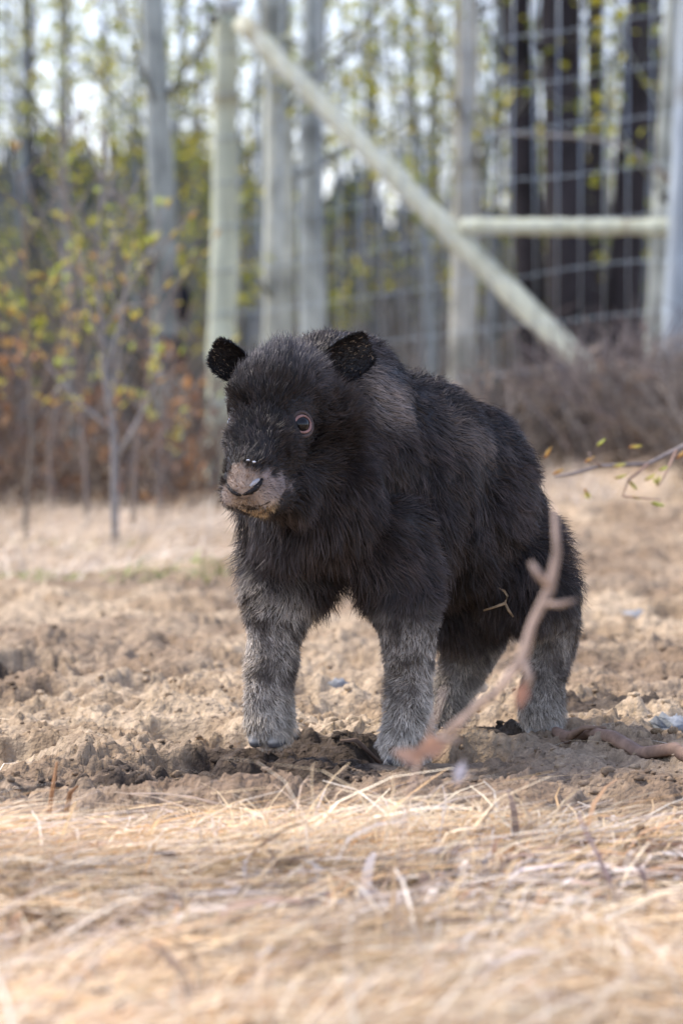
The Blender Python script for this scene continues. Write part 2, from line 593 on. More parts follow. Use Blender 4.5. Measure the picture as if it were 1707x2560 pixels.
lp = np.array([(.26, .27, .03), (.18, .20, .04), (.30, .28, .05), (.09, .11, .05), (.12, .14, .09)])
ok = fbm(xs * .5, zs * .7, 3, 8) + .15 * fbm(xs * 3, zs * 3, 2, 9) > .02
for i in np.nonzero(ok)[0]:
    s = .05 + .06 * random.random()
    mb.leaf(np.array([xs[i], ys[i], zs[i]]), rng.normal(size=3), np.array([0, .3, 1.]), s * 1.6, s, lp[rng.integers(0, 5)] * (.7 + .6 * random.random()))
n = 9000
ys = 26 + 60 * rng.random(n)                              # tangle of bare undergrowth
xs = (rng.random(n) * 2 - 1) * .30 * ys
for i in range(n):
    h = .6 + 2.2 * random.random() ** 1.5
    p = np.array([xs[i], ys[i], float(gz0(xs[i], ys[i]))])
    v = np.array([random.gauss(0, .28), random.gauss(0, .2), 1.0])
    c = np.array([(.15, .155, .15), (.09, .09, .09), (.20, .21, .215), (.14, .12, .09)][i % 4]) * (.6 + .7 * random.random())
    mb.tube([p, p + v * h * .5, p + v * h + [random.gauss(0, .15) * h, 0, 0]], [.012, .009, .004], 3, c, cap=False)
tag(mb.build('far_wood', M_far), 'grey thicket of far-off thin trunks with young yellow-green leaves', 'wood', kind='stuff')


# ------------------------------------------------------------------ trees
LEAF_PAL = np.array([(.38, .38, .02), (.26, .30, .03), (.44, .40, .04), (.17, .21, .04)])


def tree(name, label, pxb, pxt, d, wpx, H, tone, seed, group=None, nb=14, nl=260, lowest=.9, marks=()):
    """trunk standing at photo column pxb, passing column pxt at the top of the frame"""
    r = np.random.default_rng(seed)
    base = np.array([(pxb - 853.5) / FPX * d, d, 0])
    base[2] = float(gz0(base[0], d)) - .05
    ztop = CAM_H + .1 * d
    lean = ((pxt - pxb) / FPX * d) / (ztop - base[2])
    rad = wpx / 2 / FPX * d
    root = empty(name, base, label, 'tree', group)
    k = 26
    t = np.linspace(0, 1, k)
    z = t * H
    ww = min(z[-1], H)
    wob = .012 * H * np.stack([vn(t * 5 + seed, t * 0 + seed * 1.7, 1), vn(t * 5, t * 0 + seed * 2.3, 2)], -1) * np.minimum(1, t * 4)[:, None]
    P = np.stack([base[0] + lean * z * (1 - .25 * t) + wob[:, 0] * .5, base[1] + .02 * z * r.normal() + wob[:, 1], base[2] + z], -1)
    R = rad * (1.12 - .85 * t) * (1 + .03 * r.normal(size=k))
    R[0] *= 1.18
    tone = np.array(tone)
    cz = tone * (1 + .10 * r.normal(size=(k, 1)))
    cz[t * H < .5] *= np.array([.9, .92, .88])
    mb = MB()
    zz = np.linspace(0, 1, 60)
    P2 = np.stack([np.interp(zz, t, P[:, q]) for q in range(3)], -1)
    R2 = np.interp(zz, t, R)
    C2 = np.stack([np.interp(zz, t, cz[:, q]) for q in range(3)], -1)
    dark = (r.random(60) < .12)
    C2[dark] *= .55
    mb.tube(P2, R2, 12, C2, jitter=.03)
    mb.build('trunk', M_bark, root)
    for (mz, ms, side) in marks:                        # black scars and knots on the bark
        tt = mz / H
        c = np.array([np.interp(tt, t, P[:, q]) for q in range(3)])
        rr = np.interp(tt, t, R)
        V, Q, T = lump(seed + int(mz * 100), 10, 7)
        m2 = MB()
        m2.add(V * [ms[0], ms[0] * .6, ms[1]] + c + [side * rr, -rr * .75, 0], Q, T, (.012, .012, .016))
        m2.build('bark_scar', M_bark, root)
    mb = MB()
    for b in range(nb):
        h = lowest + (ztop * 1.05 - lowest) * r.random() if b % 2 else ztop * .8 + (H - ztop * .8) * r.random()
        h = min(h, H * .97)
        p = np.array([np.interp(h / H, t, P[:, q]) for q in range(3)])
        an = r.random() * 6.28
        L = (.35 + .8 * r.random()) * (1.0 if h < ztop else 1.5)
        v = nrm(np.array([math.cos(an), math.sin(an), .25 + .9 * r.random()]))
        rb = max(.004, np.interp(h / H, t, R) * .22)
        q1, q2 = p + v * L * .5 + [0, 0, .04 * L], p + v * L + [0, 0, .18 * L]
        mb.tube([p, q1, q2], [rb, rb * .65, rb * .25], 5, tone * .62, cap=False)
        pts = [q1, q2]
        for s in range(4):
            o = p + v * L * (.3 + .7 * r.random())
            w = nrm(v + r.normal(size=3) * .7) * L * (.25 + .3 * r.random())
            mb.tube([o, o + w * .5, o + w + [0, 0, .05]], [rb * .4, rb * .3, rb * .12], 3, tone * .5, cap=False)
            pts += [o + w * .5, o + w]
        for s in range(max(1, nl // nb)):
            o = pts[r.integers(0, len(pts))] + r.normal(size=3) * .05
            q = .030 + .030 * r.random()
            mb.leaf(o, r.normal(size=3), np.array([.1, .2, 1.]), q * 1.4, q, LEAF_PAL[r.integers(0, 4)] * (.7 + .6 * r.random()))
    mb.build('crown', M_leaf, root)
    return root


ASP = (.37, .395, .34)
ASPB = (.30, .335, .315)
DARK = (.030, .027, .030)
tree('aspen_tree', 'pale aspen with black knot scars and a charred foot left of the fence post', 440, 388, 18.9, 68, 7.5, ASPB, 101, nb=16, marks=((1.12, (.026, .024), .3), (1.00, (.04, .075), 1.25), (.74, (.070, .11), .3)))
tree('aspen_tree', 'stout pale aspen standing just right of the fence corner post', 700, 688, 19.6, 78, 8.0, ASP, 102, nb=16)
tree('aspen_tree', 'pale aspen with an olive bark band, second right of the corner post', 782, 796, 21.0, 66, 8.5, ASPB, 103, nb=16)
tree('aspen_tree', 'pale cream aspen with a forked limb behind the middle of the diagonal brace', 1153, 1152, 19.8, 62, 8.0, (.36, .365, .32), 104, nb=18, nl=220)
slim = tree('aspen_tree', 'slim leaning aspen with dark knots beside the right fence post', 1618, 1695, 18.2, 46, 7.0, ASP, 105, nb=12, marks=((1.12, (.03, .03), .3), (2.1, (.02, .02), 0)))
m = MB()
m.tube([at(1676, 452, 18.2), at(1640, 420, 18.1), at(1590, 385, 18.05), at(1520, 352, 18), at(1430, 340, 18), at(1320, 336, 18.05), at(1190, 322, 18.1)],
       [.016, .015, .014, .012, .010, .008, .004], 7, (.27, .26, .24), jitter=.05)
m.build('limb', M_bark, slim)
for k, (pb, pt, dd_, w, lab) in enumerate([
        (1440, 1390, 21.2, 112, 'thick dark brown trunk rising behind the diagonal brace above the rail'),
        (1350, 1290, 21.4, 74, 'dark trunk with a crooked stem left of the thickest dark trunk'),
        (1535, 1600, 21.3, 84, 'dark trunk leaning right between the thickest dark trunk and the right post'),
        (1490, 1475, 27.0, 46, 'narrow dark trunk close behind the thickest dark trunk'),
        (1660, 1640, 25.5, 40, 'dark trunk right behind the slim leaning aspen')]):
    tree('spruce_trunk', lab, pb, pt, dd_, w, 9.0, DARK, 120 + k, nb=12, nl=50, lowest=1.6)
k = 0
for band, (d0, d1, n, w0, w1) in enumerate([(21.5, 27, 13, 14, 24), (27, 40, 31, 9, 22)]):
    for i in range(n):
        px = -300 + 2300 * (i + .15 + .7 * random.random()) / n
        dd_ = d0 + (d1 - d0) * random.random()
        w = w0 + (w1 - w0) * random.random()
        kind = random.random()
        tone = (.20, .235, .25) if kind < .5 else ((.13, .15, .16) if kind < .75 else ((.28, .30, .29) if kind < .88 else (.06, .06, .065)))
        lab = ['slender grey aspen in the open wood close behind the wire fence', 'thin grey tree deeper in the wood behind the fence'][band]
        tree('aspen_tree', lab, px, px + random.gauss(0, 45), dd_, w, 7 + 3 * random.random(), tone, 200 + k,
             ['slender aspens close behind the fence', 'thin trees deeper in the wood'][band], nb=26, nl=[520, 560][band], lowest=.6)
        k += 1

# ------------------------------------------------------------------ fence
A = at(548, 1250, 17.5)
A[2] = float(gz0(A[0], A[1]))
B = np.array([(1690 - 853.5) / FPX * 15.6, 15.6, 0])
B[2] = float(gz0(B[0], B[1]))
fence = empty('wire_fence', A, 'tall wire mesh fence on pale peeled poles with a diagonal brace', 'fence')
POLE = np.array((.45, .485, .365))


def pole(name, p, q, r0, r1, tone=POLE, rings=30, seed=0):
    r = np.random.default_rng(seed)
    t = np.linspace(0, 1, rings)[:, None]
    P = np.asarray(p) * (1 - t) + np.asarray(q) * t
    P = P + .004 * np.stack([vn(t[:, 0] * 6, t[:, 0] * 0 + seed, 3), vn(t[:, 0] * 6, t[:, 0] * 0 + seed, 4), 0 * t[:, 0]], -1)
    C = tone * (1 + .07 * r.normal(size=(rings, 1)))
    C[r.random(rings) < .10] *= np.array([.80, .72, .62])
    m = MB()
    m.tube(P, r0 + (r1 - r0) * t[:, 0] + .002 * r.normal(size=rings), 14, C, jitter=.01)
    return m.build(name, M_pole, fence)


Atop = at(568, 30, 17.55)
pole('post', A - [0, 0, .1], Atop, .070, .056, seed=1)
Btop = np.array([(1752 - 853.5) / FPX * 15.7, 15.7, B[2] + 2.2])
pole('post', B - [.02, 0, .1], Btop, .075, .065, np.array((.36, .41, .43)), seed=2)
Cpt = at(1545, 1005, 16.0)
pole('brace', at(604, 55, 17.42), Cpt + [0.02, 0, -.02], .046, .052, np.array((.47, .48, .365)), seed=3)
pole('rail', at(1158, 566, 16.55), at(1740, 568, 15.72), .036, .036, np.array((.45, .475, .36)), seed=4)
m = MB()
m.tube([at(545, 12, 17.5), at(600, 14, 17.5)], .035, 10, (.40, .43, .42))
m.build('post_cap', M_pole, fence)
m = MB()
m.tube([at(522, 48, 17.46), at(545, 46, 17.46)], [.020, .024], 8, (.01, .01, .012))
m.build('insulator', M_black, fence)
heights = [.08, .26, .45, .65, .85, 1.05, 1.25, 1.45, 1.65, 1.85, 2.05, 2.22]
u = nrm(B - A)
for hgt in heights:
    m = MB()
    t = np.linspace(0, 1.12, 24)[:, None]
    P = A * (1 - t) + B * t
    P[:, 2] = gz0(P[:, 0], P[:, 1]) * .6 + hgt + .012 * vn(t[:, 0] * 9, t[:, 0] * 0 + hgt * 9, 7)
    P[:, 1] -= .075
    m.tube(P, .0014, 4, (.28, .36, .44))
    m.build('horizontal_wire', M_wire, fence)
    m = MB()                                              # the wire's turn round the corner post
    tt = (hgt + .1) / (Atop[2] - A[2] + .1)
    c = (A - [0, 0, .1]) * (1 - tt) + Atop * tt
    rr = .070 + (.056 - .070) * tt + .004
    th = np.linspace(0, 2 * math.pi, 17)
    m.tube(np.stack([c[0] + rr * np.cos(th), c[1] + rr * np.sin(th), c[2] + .004 * np.sin(th)], -1), .003, 4, (.30, .33, .35), cap=False)
    m.build('wire_wrap', M_wire, fence)
Lf = np.linalg.norm(B - A)
s = .14
vm = {}
while s < Lf * 1.10:
    p = A + u * s
    z = float(gz0(p[0], p[1])) * .85
    m = MB()
    off = random.gauss(0, .006)
    m.tube([[p[0] + off, p[1] - .079, z + .06], [p[0], p[1] - .079, z + 1.1], [p[0] - off, p[1] - .079, z + 2.2]], .0020, 4, (.34, .40, .46))
    m.build('vertical_wire', M_wire, fence)
    s += .128


# ------------------------------------------------------------------ saplings with opening buds
def bud_mesh(col1, col2):
    m = MB()
    t = np.linspace(0, 1, 6)
    R = np.array([.10, .32, .42, .34, .18, .02]) * .34
    P = np.stack([.05 * np.sin(t * 3), 0 * t, t], -1)
    C = np.array(col1)[None] * (1 - t[:, None]) + np.array(col2)[None] * t[:, None]
    m.tube(P, R, 6, C)
    m.leaf(np.array([0, 0, .15]), np.array([.5, .1, 1]), np.array([0, 1., 0]), .95, .30, col2)
    m.leaf(np.array([0, 0, .15]), np.array([-.5, -.1, .9]), np.array([0, 1., 0]), .85, .28, col2)
    return m.mesh('leaf_bud', True)


BUDS = [bud_mesh((.40, .17, .05), (.62, .58, .12)), bud_mesh((.34, .24, .06), (.68, .66, .20)), bud_mesh((.42, .18, .06), (.58, .40, .12)), bud_mesh((.34, .30, .05), (.58, .66, .14))]
for b_ in BUDS: b_.materials.append(M_leaf)


def put_bud(parent, p, d, s, r):
    o = bpy.data.objects.new('leaf_bud', BUDS[int(r.integers(0, len(BUDS)))])
    COL.objects.link(o)
    o.parent = parent
    o.matrix_parent_inverse = parent.matrix_world.inverted()
    q = Vector(d).to_track_quat('Z', 'Y')
    o.matrix_world = Matrix.LocRotScale(Vector(p), q, Vector((s, s, s)))


def sapling(label, pxb, d, top, nbr, nbud, seed, tone=(.22, .18, .15), r0=.0095, budsize=(.026, .050), group=None):
    """top = (photo column, photo row) of the stem tip"""
    r = np.random.default_rng(seed)
    x = (pxb - 853.5) / FPX * d
    base = np.array([x, d, G(x, d) - .02])
    root = empty('budding_sapling', base, label, 'sapling', group)
    tip = at(top[0], top[1], d + .05)
    H = tip[2] - base[2]
    t = np.linspace(0, 1, 14)
    P = base * (1 - t[:, None]) + tip * t[:, None]
    P[:, 0] += .03 * H * vn(t * 4, t * 0 + seed, 1) * np.sin(t * 3.1)
    P[:, 1] += .03 * H * vn(t * 4, t * 0 + seed, 2) * np.sin(t * 3.1)
    m = MB()
    m.tube(P, r0 * (1.05 - .85 * t), 7, np.array(tone), jitter=.06)
    m.build('stem', M_twig, root)
    spots = [(P[-1], nrm(P[-1] - P[-2]))]
    for b in range(nbr):
        f = .22 + .75 * (b + r.random() * .6) / nbr
        p = np.array([np.interp(f, t, P[:, q]) for q in range(3)])
        an = b * 2.4 + r.random()
        L = H * (.14 + .30 * r.random()) * (1.1 - .6 * f)
        v = nrm([math.cos(an) * .8, math.sin(an) * .5, .55 + .7 * r.random()])
        tt = np.linspace(0, 1, 5)[:, None]
        Q = p + v * L * tt + np.array([0, 0, .25 * L]) * tt ** 2
        mm = MB()
        mm.tube(Q, r0 * .55 * (1.1 - f * .5) * (1.05 - .8 * tt[:, 0]), 5, np.array(tone) * (1 + .3 * r.random()))
        for e in range(2):
            o = Q[2 + e]
            w = nrm(v + r.normal(size=3) * .6) * L * .35
            mm.tube([o, o + w * .6, o + w + [0, 0, .1 * L]], [r0 * .25, r0 * .2, r0 * .1], 4, np.array(tone) * 1.2)
            spots.append((o + w + np.array([0, 0, .1 * L]), nrm(w + [0, 0, .1])))
            spots.append((o + w * .5, nrm(w + r.normal(size=3) * .03 + [0, 0, .05])))
        mm.build('branch', M_twig, root)
        spots += [(Q[-1], nrm(Q[-1] - Q[-2])), (Q[2], nrm(v + r.normal(size=3) * .5)), (Q[3], nrm(v + r.normal(size=3) * .5))]
    for i in range(nbud):
        p, dv = spots[i % len(spots)] if i < len(spots) else spots[r.integers(0, len(spots))]
        put_bud(root, p + (r.normal(size=3) * .012 if i >= len(spots) else 0), dv + .25 * r.normal(size=3), budsize[0] + (budsize[1] - budsize[0]) * r.random(), r)
    return root


sapling('tall grey sapling with yellow-green buds rising from the green sprouts', 290, 12.0, (262, 330), 13, 52, 301, (.24, .225, .21), .0135)
sapling('sapling with orange-tipped buds behind the tallest budding sapling', 220, 13.6, (150, 300), 11, 46, 302)
sapling('forked sapling with pale yellow buds leaning towards the charred aspen', 330, 13.2, (395, 520), 10, 40, 303)
sapling('budding sapling hung with green leaves beside the moss edge', 70, 12.6, (40, 380), 11, 44, 304, (.17, .14, .11))
sapling('thin budding sapling in the reddish dead brush', 120, 14.5, (190, 560), 9, 34, 305)
sapling('low thin sapling with few buds next to the fence corner post', 400, 14.4, (445, 720), 7, 16, 306)

# budding branch reaching in behind the calf's rump
r = np.random.default_rng(55)
bx = (1800 - 853.5) / FPX * 7.2
base = np.array([bx, 7.2, G(bx, 7.2) - .02])
root = empty('budding_sapling', base, 'low grey branch with bright green buds reaching towards the rump of the calf', 'sapling')
m = MB()
stem = [base, base + [-.005, 0, .16], at(1775, 1080, 7.2), at(1790, 960, 7.22)]
m.tube(stem, [.011, .010, .008, .003], 7, (.24, .21, .19))
m.build('stem', M_twig, root)
m = MB()
br = [at(1775, 1080, 7.2), at(1690, 1125, 7.18), at(1620, 1160, 7.16), at(1500, 1165, 7.15), at(1430, 1185, 7.14), at(1385, 1192, 7.14)]
m.tube(br, [.0062, .0052, .0048, .004, .0034, .002], 6, (.26, .22, .20), jitter=.08)
m.tube([br[3], at(1480, 1150, 7.10), at(1470, 1130, 7.10)], [.003, .002, .001], 4, (.30, .22, .17))
m.tube([br[2], at(1570, 1200, 7.10), at(1555, 1240, 7.10), at(1650, 1250, 7.05)], [.004, .003, .002, .001], 4, (.34, .22, .16))
m.tube([br[1], at(1660, 1190, 7.05), at(1645, 1215, 7.05)], [.003, .002, .001], 4, (.34, .22, .16))
m.build('branch', M_twig, root)
for (px, py, an) in [(1370, 1140, 60), (1500, 1110, 40), (1470, 1150, 30), (1540, 1160, 10), (1580, 1112, 5), (1655, 1170, 20), (1545, 1190, 15), (1580, 1195, -50),
                     (1650, 1210, 88), (1585, 1235, -12), (1635, 1250, -15), (1390, 1180, 25), (1700, 1140, 40), (1620, 1195, 30), (1470, 1215, -70)]:
    p = at(px - 10, py + 6, 7.12)
    put_bud(root, p, np.array([math.cos(math.radians(an)), -.2, math.sin(math.radians(an))]), .021 + .007 * r.random(), r)


# ------------------------------------------------------------------ dead brush
def brush(label, pxb, d, wpx, H, n, pal, seed, group, leaves=0, leafpal=None):
    r = np.random.default_rng(seed)
    x = (pxb - 853.5) / FPX * d
    base = np.array([x, d, float(gz0(x, d))])
    root = empty('dead_brush', base, label, 'brush', group)
    m, ml = MB(), MB()
    w = wpx / FPX * d / 2
    pal = np.array(pal)
    for i in range(n):
        p = base + [r.normal() * w * .45, r.normal() * .25, -.03]
        h = H * (.45 + .65 * r.random())
        v = nrm([r.normal() * .38, r.normal() * .3, 1])
        c = pal[r.integers(0, len(pal))] * (.7 + .6 * r.random())
        bend = np.array([r.normal() * .35, r.normal() * .2, -.25 * r.random()])
        q = [p, p + v * h * .4, p + v * h * .75 + bend * h * .25, p + v * h + bend * h * .6]
        m.tube(q, [.0045, .0038, .003, .0015], 3, c, cap=False)
        for e in range(2):
            o = q[1] + (q[3] - q[1]) * r.random()
            a_ = nrm(r.normal(size=3) + [0, 0, .7]) * h * (.15 + .25 * r.random())
            m.tube([o, o + a_ * .6, o + a_ + bend * .05], [.0025, .002, .001], 3, c, cap=False)
    m.build('stems', M_twig, root)['kind'] = 'stuff'
    if leaves:
        for i in range(leaves):
            o = base + [r.normal() * w * .5, r.normal() * .25, H * (.05 + .85 * r.random())]
            s = .02 + .03 * r.random()
            ml.leaf(o, r.normal(size=3), np.array([0, 0, 1.]), s * 1.7, s, np.array(leafpal[r.integers(0, len(leafpal))]) * (.7 + .6 * r.random()))
        ml.build('dead_leaves', M_leaf, root)['kind'] = 'stuff'
    return root


RED = [(.16, .10, .06), (.20, .13, .085), (.10, .075, .06), (.28, .23, .17), (.20, .19, .185), (.13, .12, .115)]
REDL = [(.32, .14, .05), (.24, .12, .06), (.38, .20, .08), (.20, .12, .08)]
GREY = [(.24, .20, .16), (.18, .15, .125), (.30, .265, .225), (.12, .10, .085), (.22, .165, .115)]
for i in range(12):
    brush('reddish-brown dead brush with rusty leaves left of the fence corner post', -200 + 62 * i + random.gauss(0, 12), 14.4 + 2.2 * random.random(), 170, .28 + .60 * random.random() ** 1.4, 52, RED, 401 + i,
          'reddish dead brush left of the corner post', 55, REDL)
for i in range(15):
    brush('grey-brown bare dead brush along the foot of the wire fence', 860 + 75 * i + random.gauss(0, 20), 13.2 + 2.2 * random.random(), 190, .34 + .20 * random.random(), 130, GREY, 431 + i,
          'grey dead brush along the fence foot', 30, [(.30, .22, .16), (.24, .18, .14)])
for i, px in enumerate([1480, 1570, 1650]):
    brush('taller grey-brown brush standing between the brace foot and the right post', px, 14.6, 110, .62, 60, [(.25, .20, .17), (.30, .25, .22), (.19, .15, .14)], 460 + i, 'tall brush by the brace foot')

# ------------------------------------------------------------------ branches and stalks on the ground
m = MB()
pts = [(1235, 1828, 5.66), (1300, 1842, 5.64), (1370, 1858, 5.62), (1420, 1876, 5.60), (1470, 1876, 5.59), (1530, 1895, 5.57), (1600, 1905, 5.55), (1680, 1922, 5.52), (1760, 1940, 5.5)]
P = np.array([at(q[0], q[1], 5088 / (q[1] - 960) - .06) for q in pts])
for q in P: q[2] = max(q[2], G(q[0], q[1]) + .006)
m.tube(P, [.004, .007, .008, .010, .0085, .009, .010, .009, .008], 9, (.26, .17, .12), jitter=.10)
m.tube([P[3], P[3] + [.02, -.03, .018], P[3] + [.05, -.05, .02]], [.006, .004, .002], 6, (.24, .16, .11))
tag(m.build('fallen_branch', M_twig), 'brown crooked fallen branch lying on the mud behind the calf', 'branch')
m = MB()
P = np.array([at(850, 1890, 5.42), at(890, 1886, 5.42), at(950, 1880, 5.43)])
for q in P: q[2] = G(q[0], q[1]) + .008
m.tube(P, [.002, .004, .003], 7, (.16, .11, .08), jitter=.1)
tag(m.build('stick', M_twig), 'short dark stick half buried in dark soil beside the planted hoof', 'stick')

# out-of-focus dry stalk in front of the hind legs
st = gpt(975, 3.2)
root = empty('dry_stalk', st, 'blurred pinkish-brown dry weed stalk rising across the hind legs of the calf', 'plant')
m = MB()
TAN = np.array((.44, .33, .26))
main = [st - [0, 0, .02], at(1010, 2040, 3.2), at(1050, 1890, 3.21), at(1130, 1815, 3.21), at(1240, 1730, 3.21), at(1305, 1650, 3.21), at(1330, 1560, 3.21), at(1372, 1470, 3.21), at(1392, 1380, 3.21), at(1385, 1270, 3.21)]
m.tube(main, [.0008, .0010, .0018, .0026, .0028, .0052, .0034, .0040, .0030, .0018], 8, TAN, jitter=.08)
m.build('stem', M_twig, root)
for (a_, b_, c_, r_) in [((1372, 1470), (1345, 1435), (1325, 1405), .0055), ((1350, 1510), (1400, 1510), (1440, 1500), .004), ((1310, 1650), (1322, 1690), (1318, 1720), .006),
                         ((1050, 1890), (1100, 1850), (1150, 1850), .005), ((1050, 1890), (1085, 1800), (1110, 1720), .0025), ((1240, 1730), (1190, 1760), (1120, 1850), .004)]:
    m = MB()
    m.tube([at(*a_, 3.21), at(*b_, 3.2), at(*c_, 3.2)], [r_ * .5, r_ * .65, r_ * .35], 7, TAN * (.9 + .3 * random.random()), jitter=.1)
    m.build('side_twig', M_twig, root)
for (px, py, L, c_, an) in [(1130, 1850, .038, (.46, .27, .18), 200), (1160, 1900, .022, (.62, .58, .60), 250), (1310, 1700, .026, (.45, .24, .16), 260), (1060, 1905, .03, (.46, .30, .22), 160)]:
    m = MB()
    m.leaf(at(px, py, 3.2), np.array([math.cos(math.radians(an)), -.1, math.sin(math.radians(an))]), np.array([0, -1., .2]), L, L * .5, c_)
    m.build('dead_leaf', M_leaf, root)

# stalks in the near grass
for k, (px, py, d, hh, c_, lab) in enumerate([
        (115, 2050, 4.6, .085, (.36, .19, .09), 'rust-brown broken dry stalk at the left edge of the matted grass'),
        (1590, 2240, 3.75, .13, (.42, .30, .26), 'thin pinkish dry stalk leaning in the right of the matted grass'),
        (1400, 2230, 3.9, .03, (.38, .22, .14), 'short pair of brown stubs sticking out of the matted grass')]):
    b0 = gpt(px, d)
    root = empty('dry_stalk', b0, lab, 'plant')
    for e in range(2):
        m = MB()
        o = b0 + [e * .018, .01 * e, -.01]
        ln = random.gauss(0, .2) - .15 * (k == 1)
        m.tube([o, o + [ln * hh * .5, 0, hh * .55], o + [ln * hh, 0, hh * (1 - .35 * e)]], [.0035, .003, .0015], 6, np.array(c_) * (1 - .3 * e), jitter=.1)
        m.build('stalk', M_twig, root)
# dark twigs lying in the near grass
for k, (q, c_, lab) in enumerate([
        ([(1180, 2560, 3.25), (1360, 2480, 3.3), (1560, 2440, 3.36), (1740, 2430, 3.4)], (.22, .18, .16), 'grey-brown stick lying across the right front of the matted grass'),
        ([(-30, 2395, 3.5), (120, 2400, 3.5), (215, 2410, 3.5), (270, 2450, 3.45)], (.20, .15, .12), 'dark thin stick lying in the left front of the matted grass'),
        ([(640, 2540, 3.22), (740, 2420, 3.28), (840, 2370, 3.34)], (.34, .26, .20), 'curved tan stalk arching out of the front of the matted grass'),
        ([(620, 2165, 4.1), (720, 2160, 4.1), (800, 2164, 4.1)], (.17, .11, .08), 'short dark twig lying in the middle of the matted grass'),
        ([(900, 2545, 3.2), (990, 2480, 3.24), (1060, 2445, 3.27)], (.55, .47, .42), 'pale stalk lying slantwise in the front of the matted grass')]):
    m = MB()
    P = np.array([at(*w) for w in q])
    for w in P: w[2] = max(w[2], G(w[0], w[1]) + .012)
    m.tube(P, np.linspace(.007, .003, len(P)), 7, c_, jitter=.1)
    tag(m.build('stick', M_twig), lab, 'stick')

# ------------------------------------------------------------------ the calf
FB = nrm([-.55, -.83, 0.0])                     # the way the body points
RB = np.array([FB[1], -FB[0], 0])               # the calf's right
UP = np.array([0, 0, 1.0])
hy_, hp_ = math.radians(23), math.radians(40)
HFh = np.array([-math.sin(hy_), -math.cos(hy_), 0])
HS = np.array([HFh[1], -HFh[0], 0])             # the head's right
HF = HFh * math.cos(hp_) - UP * math.sin(hp_)   # along the face towards the nose
HU = np.cross(HS, HF)
if HU[2] < 0: HU = -HU

calf = empty('musk_ox_calf', (HOOF_LF[0] + .1, HOOF_LF[1] + .12, 0), 'shaggy black-brown musk ox calf with pale grey legs walking across the mud', 'calf')

sph_th = np.linspace(0, 2 * math.pi, 24, endpoint=False)
sph_ph = np.linspace(0, math.pi, 15)[1:-1]
SV = np.array([[0, 0, 1.]] + [[math.sin(p) * math.cos(t), math.sin(p) * math.sin(t), math.cos(p)] for p in sph_ph for t in sph_th] + [[0, 0, -1.]])
SQ, ST = [], []
nT, nP = 24, 13
for j in range(nT):
    ST += [[0, 1 + j, 1 + (j + 1) % nT], [nT * nP + 1, 1 + (nP - 1) * nT + (j + 1) % nT, 1 + (nP - 1) * nT + j]]
    for i in range(nP - 1):
        SQ.append([1 + i * nT + j, 1 + (i + 1) * nT + j, 1 + (i + 1) * nT + (j + 1) % nT, 1 + i * nT + (j + 1) % nT])

body_mb = MB()


def ell(c, rad, axes=(FB, RB, UP), mbx=None):
    (mbx or body_mb).add(np.asarray(c) + SV @ (np.array(axes) * np.array(rad)[:, None]), SQ, ST)


def limb(pts, radii):
    """chain of overlapping balls along joints"""
    for (p, q, r0, r1) in zip(pts[:-1], pts[1:], radii[:-1], radii[1:]):
        L = np.linalg.norm(np.asarray(q) - p)
        k = max(2, int(L / (.35 * min(r0, r1))) + 1)
        for t in np.linspace(0, 1, k):
            ell(p * (1 - t) + q * t, [r0 + (r1 - r0) * t] * 3)


HEAD = at(705, 1015, 5.24)
ell(at(865, 1140, 5.41), (.150, .110, .152))             # shoulders
ell(at(845, 985, 5.44), (.110, .085, .088))             # hump
ell(at(1020, 1200, 5.50), (.165, .118, .150))            # barrel
ell(at(1150, 1245, 5.58), (.120, .108, .142))            # rump
ell(at(780, 1205, 5.33), (.095, .105, .112))             # breast
ell(at(1255, 1370, 5.60), (.075, .060, .100))            # left thigh
limb([at(800, 1110, 5.36), at(740, 1060, 5.28)], [.092, .080])   # neck
ell(HEAD, (.072, .072, .072), (HF, HS, HU))
ell(HEAD + HF * .02 + HU * .012, (.07, .064, .06), (HF, HS, HU))
MUZ = at(628, 1208, 5.115)
limb([HEAD + HF * .02 - HU * .006, MUZ + HU * .004 - HF * .012], [.063, .038])
ell(MUZ, (.026, .041, .032), (HF, HS, HU))               # nose
ell(MUZ - HU * .010 - HF * .006, (.030, .046, .026), (HF, HS, HU))   # upper lip
ell(MUZ + HF * .015 + HU * .006, (.020, .027, .019), (HF, HS, HU))     # nose pad
for sg in (-1, 1):
    ell(MUZ + HF * .004 - HU * .013 + HS * sg * .021, (.026, .024, .020), (HF, HS, HU))   # lip lobes
limb([at(745, 1165, 5.25), at(668, 1245, 5.142)], [.052, .027])       # lower jaw
ell(at(655, 1262, 5.133), (.022, .030, .014), (HFh, HS, UP))          # chin

# legs: left fore, right fore, left hind, right hind
LF = [at(950, 1335, 5.36), at(1005, 1480, 5.34), at(1022, 1590, 5.335), at(1025, 1690, 5.335), at(1018, 1800, 5.332), at(1015, 1868, 5.33)]
limb(LF, [.066, .050, .037, .030, .031, .034])
RFO = [at(745, 1390, 5.40), at(702, 1480, 5.37), at(684, 1590, 5.36), at(674, 1700, 5.35), at(672, 1765, 5.35), at(672, 1798, 5.348)]
limb(RFO, [.068, .050, .037, .032, .034, .033])
LH = [at(1285, 1400, 5.60), at(1350, 1490, 5.60), at(1385, 1570, 5.61), at(1368, 1660, 5.61), at(1355, 1745, 5.60), at(1350, 1785, 5.59)]
limb(LH, [.072, .056, .036, .030, .032, .030])
RH = [at(1130, 1420, 5.66), at(1165, 1520, 5.67), at(1190, 1590, 5.69), at(1150, 1680, 5.68), at(1115, 1760, 5.67), at(1105, 1800, 5.665)]
limb(RH, [.072, .060, .043, .031, .028, .028])

